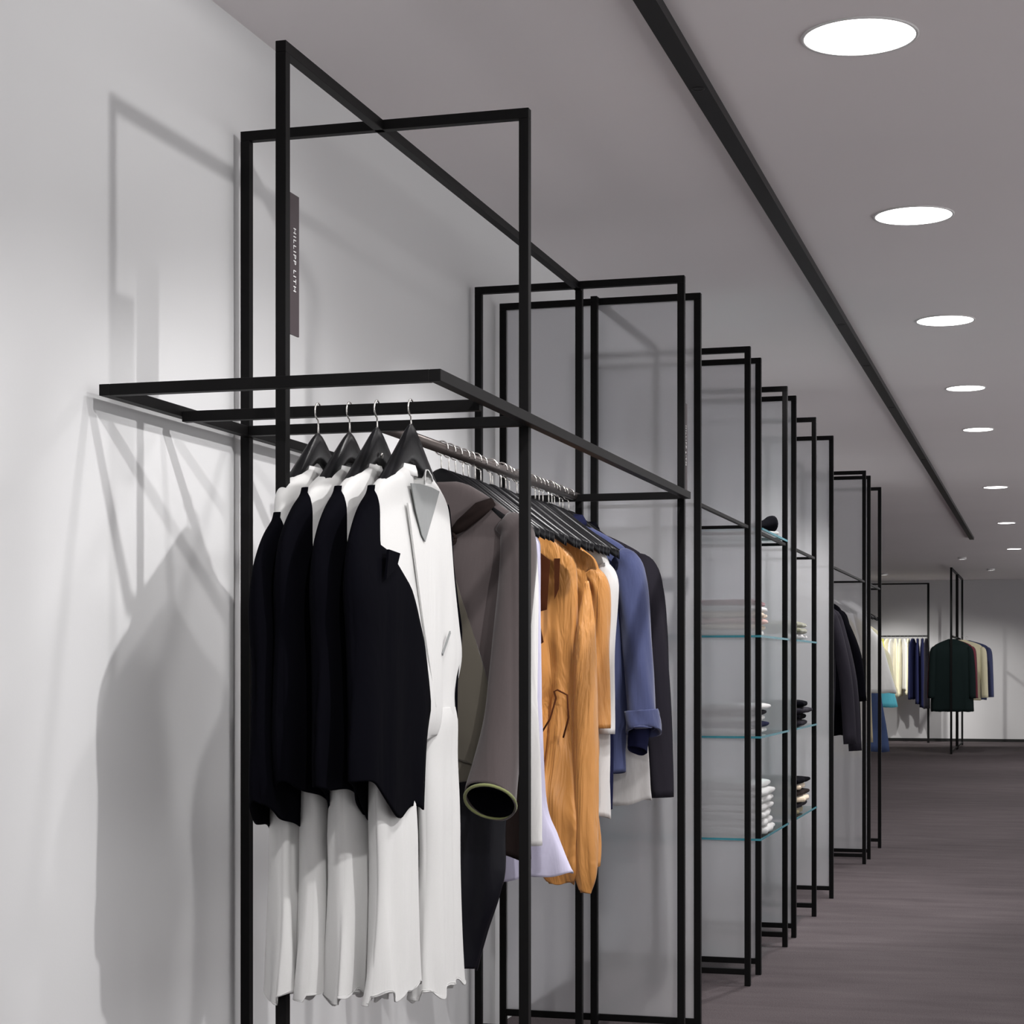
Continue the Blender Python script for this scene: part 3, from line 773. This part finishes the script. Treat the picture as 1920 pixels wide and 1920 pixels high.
# hangers of the long rail
named = {4.94: 'black hanger of the taupe coat, first on the long rail', 5.64: 'black hanger holding the front orange blouse', 6.13: 'black hanger holding the slate blue jacket'}
zcs = [4.94, 5.0, 5.06, 5.12, 5.17, 5.22, 5.29, 5.36, 5.41, 5.46, 5.52, 5.58, 5.64, 5.69, 5.74, 5.79, 5.84, 5.885, 5.93, 5.975, 6.02, 6.075, 6.13, 6.19, 6.25]
for i, zc in enumerate(zcs):
    if zc in named:
        hanger(XM, yof(zc), RZ, random.uniform(-.05, .05), named[zc], 'black hangers on the long rail')
    else:
        hanger(XM+random.uniform(-.006, .006), yof(zc), RZ, random.uniform(-.07, .07), 'black wooden hanger closely packed with others along the long bronze rail', 'closely packed black hangers on the long rail')

# ------------------------------------------------------------------ black jackets in the second clothes bay
def far_top(name, cat, label, x, y, rail_z, top, hem, mat, sh=.21, wh=.23, sl=None, rot=0, seed=0, b=.035, group=None, slr=.045, slope=.06):
    t = thing(name, label, cat, (x, y, rail_z), rot, group)
    rows = [(z-RZ+RZ, *r) for z, *r in torso(top, hem, sh, wh, .02, b)]
    VF = cloth(rows, seed, 28, 48, 2.4, .008, 34, .12)
    cloth_obj('body', VF, mat, t)
    if sl is not None:
        for s in (1, -1):
            zs = rz_(top-.035); ze = rz_(sl)
            sleeve([(s*(sh-.02), 0, zs), (s*(sh+.015), 0, zs-.06), (s*(sh+slope), -.01, (zs+ze)/2), (s*(sh+slope*1.3), -.02, ze)], [(.024, .026), (slr*.8, slr*.8), (slr*.85, slr*.85), (slr*.85, slr*.8)], mat, t, seed, m=16, sub=5)
    hk = MB().tube([(.018*math.cos(a), 0, .018*math.sin(a)) for a in [math.radians(q) for q in range(-20, 201, 20)]]+[(-.012, 0, -.02), (0, 0, -.09)], .002, 6)
    hh = hanger_mesh(.205, .10); hh.v = [(a, c, d-BODY_DROP) for a, c, d in hh.v]
    h = thing('clothes_hanger', 'hanger of the ' + label, 'hanger', (x, y, rail_z), rot, 'hangers in the far bays')
    hh.build('shoulder_body', M['hanger'], h, True); hk.build('hook', M['chrome'], h, True)
    return t
far_top('wool_jacket', 'jacket', 'black jacket at the front of the second clothes bay', XM, 11.55, RZ, .38, -.30, M['charcoal'], sh=.25, wh=.26, sl=-.45, seed=71, slope=.09)
far_top('wool_jacket', 'jacket', 'navy grey jacket second in the second clothes bay', XM, 11.75, RZ, .38, -.36, M['charcoal'], sh=.25, wh=.25, sl=-.50, seed=72, slope=.10)
far_top('wool_jacket', 'jacket', 'black coat third in the second clothes bay', XM, 11.95, RZ, .39, -.24, M['black'], sh=.26, wh=.34, sl=-.20, seed=73, slope=.10)
far_top('wool_jacket', 'jacket', 'long black coat deepest in the second clothes bay', XM, 12.12, RZ, .39, -.42, M['black'], sh=.25, wh=.27, sl=-.48, seed=74, slope=.07)

# farthest bay of the wall system
fb = [('cotton_shirt', 'shirt', 'khaki shirt just behind the farthest frosted panel', 13.05, .36, -.6, 'khaki', .24), ('cotton_shirt', 'shirt', 'white shirt between the two farthest frames', 13.4, .40, -.1, 'offwhite', .26),
      ('cotton_coat', 'coat', 'khaki coat just before the farthest frame', 13.65, .38, -.62, 'khaki', .25), ('cotton_dress', 'dress', 'flared white dress hanging just past the farthest frame', 14.6, .42, -.18, 'white', .40),
      ('cotton_skirt', 'dress', 'dark blue denim dress below the flared white dress', 14.9, .36, -.64, 'denim', .33), ('cotton_shirt', 'shirt', 'turquoise top beside the denim dress', 15.25, .36, -.30, 'cyan', .37),
      ('cotton_dress', 'dress', 'cream dress last in the farthest clothes bay', 15.5, .30, -.22, 'cream', .36)]
for i, (n_, c_, l_, y_, tp, hm, mt, wh_) in enumerate(fb):
    far_top(n_, c_, l_, XM, y_, RZ, tp, hm, M[mt], sh=(.13 if mt in ('cyan', 'denim') else .2), wh=wh_, seed=80+i, sl=(hm+.1 if mt in ('khaki',) else None))

# ------------------------------------------------------------------ glass shelves with folded clothes
def glass_shelf(y0, y1, z, label):
    t = thing('glass_shelf', label, 'glass shelf', (XF, (y0+y1)/2, z), 0, 'glass shelves in the knitwear bays')
    L = (y1-y0)/2; W = XF-XB
    MB().box(-W+.01, .010, -L, L, -.004, .004).build('pane', M['glass'], t)
    mb = MB().box(.010, .0125, -L, L, -.0045, .0045); mb.box(-W+.01, .0125, -L-.0025, -L, -.0045, .0045)
    mb.build('polished_edge', M['glassedge'], t)
    return t
SHZ = [(.138, 'upper'), (-.284, 'middle'), (-.711, 'lower')]
for h, nm in SHZ:
    glass_shelf(FY[4]-.010, FY[5]+.05, EYE+h, nm+' glass shelf of the nearer knitwear bay')
    glass_shelf(FY[6]+.02, FY[7]+.02, EYE+h, nm+' glass shelf of the farther knitwear bay')
glass_shelf(FY[4]+.03, FY[5], SH+H+.005, 'topmost glass shelf resting on the overhead frame above the pink knitwear')

def folded(x, y, z, w, d, h, mat, label, group, rz=0, seed=0):
    """a folded garment: soft slab with rounded folded edges"""
    rnd = random.Random(seed); V = []; F = []
    nu, nv = 22, 12
    for i in range(nv+1):
        for k in range(nu):
            a = 2*PI*k/nu
            cx = math.copysign(abs(math.cos(a))**.35, math.cos(a)); cz = math.copysign(abs(math.sin(a))**.55, math.sin(a))
            t = -1+2*i/nv
            e = (1-abs(t)**6)**.5 if abs(t) < 1 else .0
            e = max(e, .72)
            V.append((cx*w/2*(.96+.04*e)+.004*math.sin(5*t+seed), t*d/2, h/2+cz*h/2*e*(1+.08*math.sin(6*a+seed+3*t))))
    for i in range(nv):
        for k in range(nu):
            F.append((i*nu+k, i*nu+(k+1) % nu, (i+1)*nu+(k+1) % nu, (i+1)*nu+k))
    F.append(tuple(range(nu))[::-1]); F.append(tuple(nv*nu+k for k in range(nu)))
    o = mk('folded_garment', V, F, mat, None, True)
    o.location = (x, y, z); o.rotation_euler = (0, 0, rz)
    return tag(o, label, 'folded clothes', group)
def pile(x, y, z, mats, w, d, h, what, where):
    rnd = random.Random(hash(what) % 100 if False else len(what))
    n = len(mats); zz = z
    ordn = ['bottom', 'second from the bottom', 'third from the bottom', 'fourth from the bottom', 'fifth from the bottom', 'sixth from the bottom', 'topmost']
    for i, mt in enumerate(mats):
        lab = (ordn[-1] if i == n-1 else ordn[i])
        cname = {'white': 'white', 'offwhite': 'off-white', 'pink': 'pink', 'beige': 'beige', 'maroon': 'maroon', 'navy': 'navy', 'charcoal': 'charcoal', 'sage': 'grey-green', 'black': 'black', 'khaki': 'khaki', 'grey': 'pale grey', 'lilac': 'lilac', 'brown': 'dark brown'}[mt]
        folded(x+rnd.uniform(-.012, .012), y+rnd.uniform(-.01, .01), zz, w*rnd.uniform(.94, 1.04), d, h, M[mt], '%s folded garment, %s of pile %s' % (cname, lab, where), what, rnd.uniform(-.06, .06), i*3+len(what))
        zz += h*.86
gz = .0045
y5 = (FY[4]+FY[5])/2-.02; y7 = (FY[6]+FY[7])/2
pile(-1.345, y5-.08, EYE+.138+gz, ['offwhite', 'beige', 'pink', 'beige', 'offwhite', 'maroon'], .30, .34, .030, 'pile of pink and beige knitwear', 'on the upper near glass shelf')
pile(-1.345, y5-.08, EYE-.284+gz, ['offwhite', 'navy', 'offwhite', 'charcoal', 'offwhite'], .30, .34, .030, 'pile of navy and white striped knitwear', 'on the middle near glass shelf')
pile(-1.345, y5-.08, EYE-.711+gz, ['white', 'white', 'white', 'white', 'white', 'white', 'white'], .34, .36, .037, 'pile of white shirts', 'on the lower near glass shelf')
pile(-1.33, y7-.1, EYE+.138+gz, ['grey', 'sage', 'sage'], .34, .32, .034, 'small grey-green pile', 'on the upper far glass shelf')
pile(-1.33, y7-.1, EYE-.284+gz, ['charcoal', 'black', 'charcoal', 'black'], .34, .32, .036, 'pile of black knitwear', 'on the middle far glass shelf')
pile(-1.33, y7-.1, EYE-.711+gz, ['khaki', 'charcoal', 'beige', 'brown', 'beige', 'black'], .34, .32, .034, 'pile of brown and beige knitwear', 'on the lower far glass shelf')

# shoe on the overhead glass
def shoe(x, y, z, label, rz, mat):
    t = thing('ankle_shoe', label, 'shoe', (x, y, z), rz)
    rows = [(0, .033, .075), (.02, .035, .072), (.05, .034, .055), (.09, .036, .045), (.14, .040, .034), (.18, .038, .026), (.21, .024, .02)]
    V = []; F = []; m = 16
    for (l, w_, h_) in rows:
        for k in range(m):
            a = 2*PI*k/m
            V.append((w_*math.cos(a), l-.1, h_/2+.012+h_/2*math.sin(a)))
    for i in range(len(rows)-1):
        for k in range(m): F.append((i*m+k, i*m+(k+1) % m, (i+1)*m+(k+1) % m, (i+1)*m+k))
    F.append(tuple(range(m))[::-1]); F.append(tuple((len(rows)-1)*m+k for k in range(m)))
    mk('upper', V, F, mat, t, True)
    MB().box(-.034, .034, -.105, .115, 0, .014).build('sole', M['white'], t, bevel=.004)
    return t
shoe(-1.235, FY[4]+.40, SH+H+.0095, 'black shoe with a white sole on the topmost glass shelf', 2.6, M['black'])

# ------------------------------------------------------------------ rear wall rack
RY = 33.55
t = thing('wall_rack', 'wide black steel rack frame against the rear wall', 'clothes rack', (-2.9, RY, 0))
rt = EYE+1.50
for x in (.86, -1.1):
    sq(x, 0, 0, x, 0, rt-T, .018).build('post', M['steel'], t)
MB().box(-1.118, .878, -.014, .014, rt-T, rt).build('top_bar', M['steel'], t)
MB().box(-1.1, .86, -.014, .014, .03, .055).build('bottom_bar', M['steel'], t)
MB().box(-1.1, .86, -.014, .014, EYE+.565, EYE+.59).build('hanging_bar', M['steel'], t)
rr = [('cream', -2.98, -.60), ('cream', -2.90, -.66), ('yellow', -2.82, -.52), ('cream', -2.74, -.64), ('offwhite', -2.67, -.55), ('cream', -2.60, -.38), ('cream', -2.52, -.46), ('offwhite', -2.45, -.36), ('cream', -2.38, -.44),
      ('navy', -2.30, -.52), ('navy', -2.22, -.60), ('navy', -2.14, -.66), ('charcoal', -2.07, -.68)]
pos = ['first', 'second', 'third', 'fourth', 'fifth', 'sixth', 'seventh', 'eighth', 'ninth', 'tenth', 'eleventh', 'twelfth', 'last']
cn = {'cream': 'cream', 'yellow': 'chartreuse', 'offwhite': 'off-white', 'navy': 'navy', 'charcoal': 'black'}
for i, (mt, x, hm) in enumerate(rr):
    far_top('hanging_garment', 'garment', '%s garment, %s from the wall-system side on the rear wall rack' % (cn[mt], pos[i]), x, RY-.02, EYE+.577, .44, hm, M[mt], sh=.2, wh=.24, rot=PI/2+random.uniform(-.25, .25), seed=100+i, b=.034)

# centre racks
def centre_rack(x, y0, y1, label):
    t = thing('floor_rack', label, 'clothes rack', (x, (y0+y1)/2, 0), 0, 'floor-to-ceiling racks in front of the rear wall')
    hl = (y1-y0)/2
    for s in (-1, 1):
        sq(0, s*hl, 0, 0, s*hl, CEIL-.05-T, .016).build('post', M['steel'], t)
    MB().box(-.016, .016, -hl-.016, hl+.016, CEIL-.05-T, CEIL-.05).build('top_bar', M['steel'], t)
    MB().box(-.014, .014, -hl, hl, .03, .055).build('bottom_bar', M['steel'], t)
    MB().tube([(0, -hl, EYE+.50), (0, hl, EYE+.50)], .016, 10).build('hanging_bar', M['steel'], t, True)
CY = (28.4-.39)/.9618
centre_rack(-1.435, CY, CY+1.75, 'slim floor-to-ceiling black rack with dark jackets, nearer one')
centre_rack(-1.435, CY+2.0, CY+3.7, 'slim floor-to-ceiling black rack, nearer the rear wall')
cj = [('bottlegreen', 'black jacket facing the aisle at the front of the centre rack', 0, .255, .31), ('maroon', 'maroon jacket behind the front black jacket of the centre rack', .25, .28, .30), ('black', 'second black jacket in the centre rack', .45, .26, .30),
      ('cream', 'cream coat showing beside the black jackets of the centre rack', .9, .30, .28), ('blue', 'blue jacket farthest back in the centre rack', 1.4, .32, .30)]
for i, (mt, l, dy, sh_, wh_) in enumerate(cj):
    far_top('wool_jacket', 'jacket', l, -1.43+(.06 if i > 2 else 0)+(.10 if i == 4 else (.05 if i == 3 else 0)), CY+.12+dy, EYE+.50, .44-.0, (-.56 if i in (0, 2) else -.40), M[mt], sh=sh_, wh=wh_, sl=-.36, seed=120+i, b=.06, slr=.06, slope=.035)
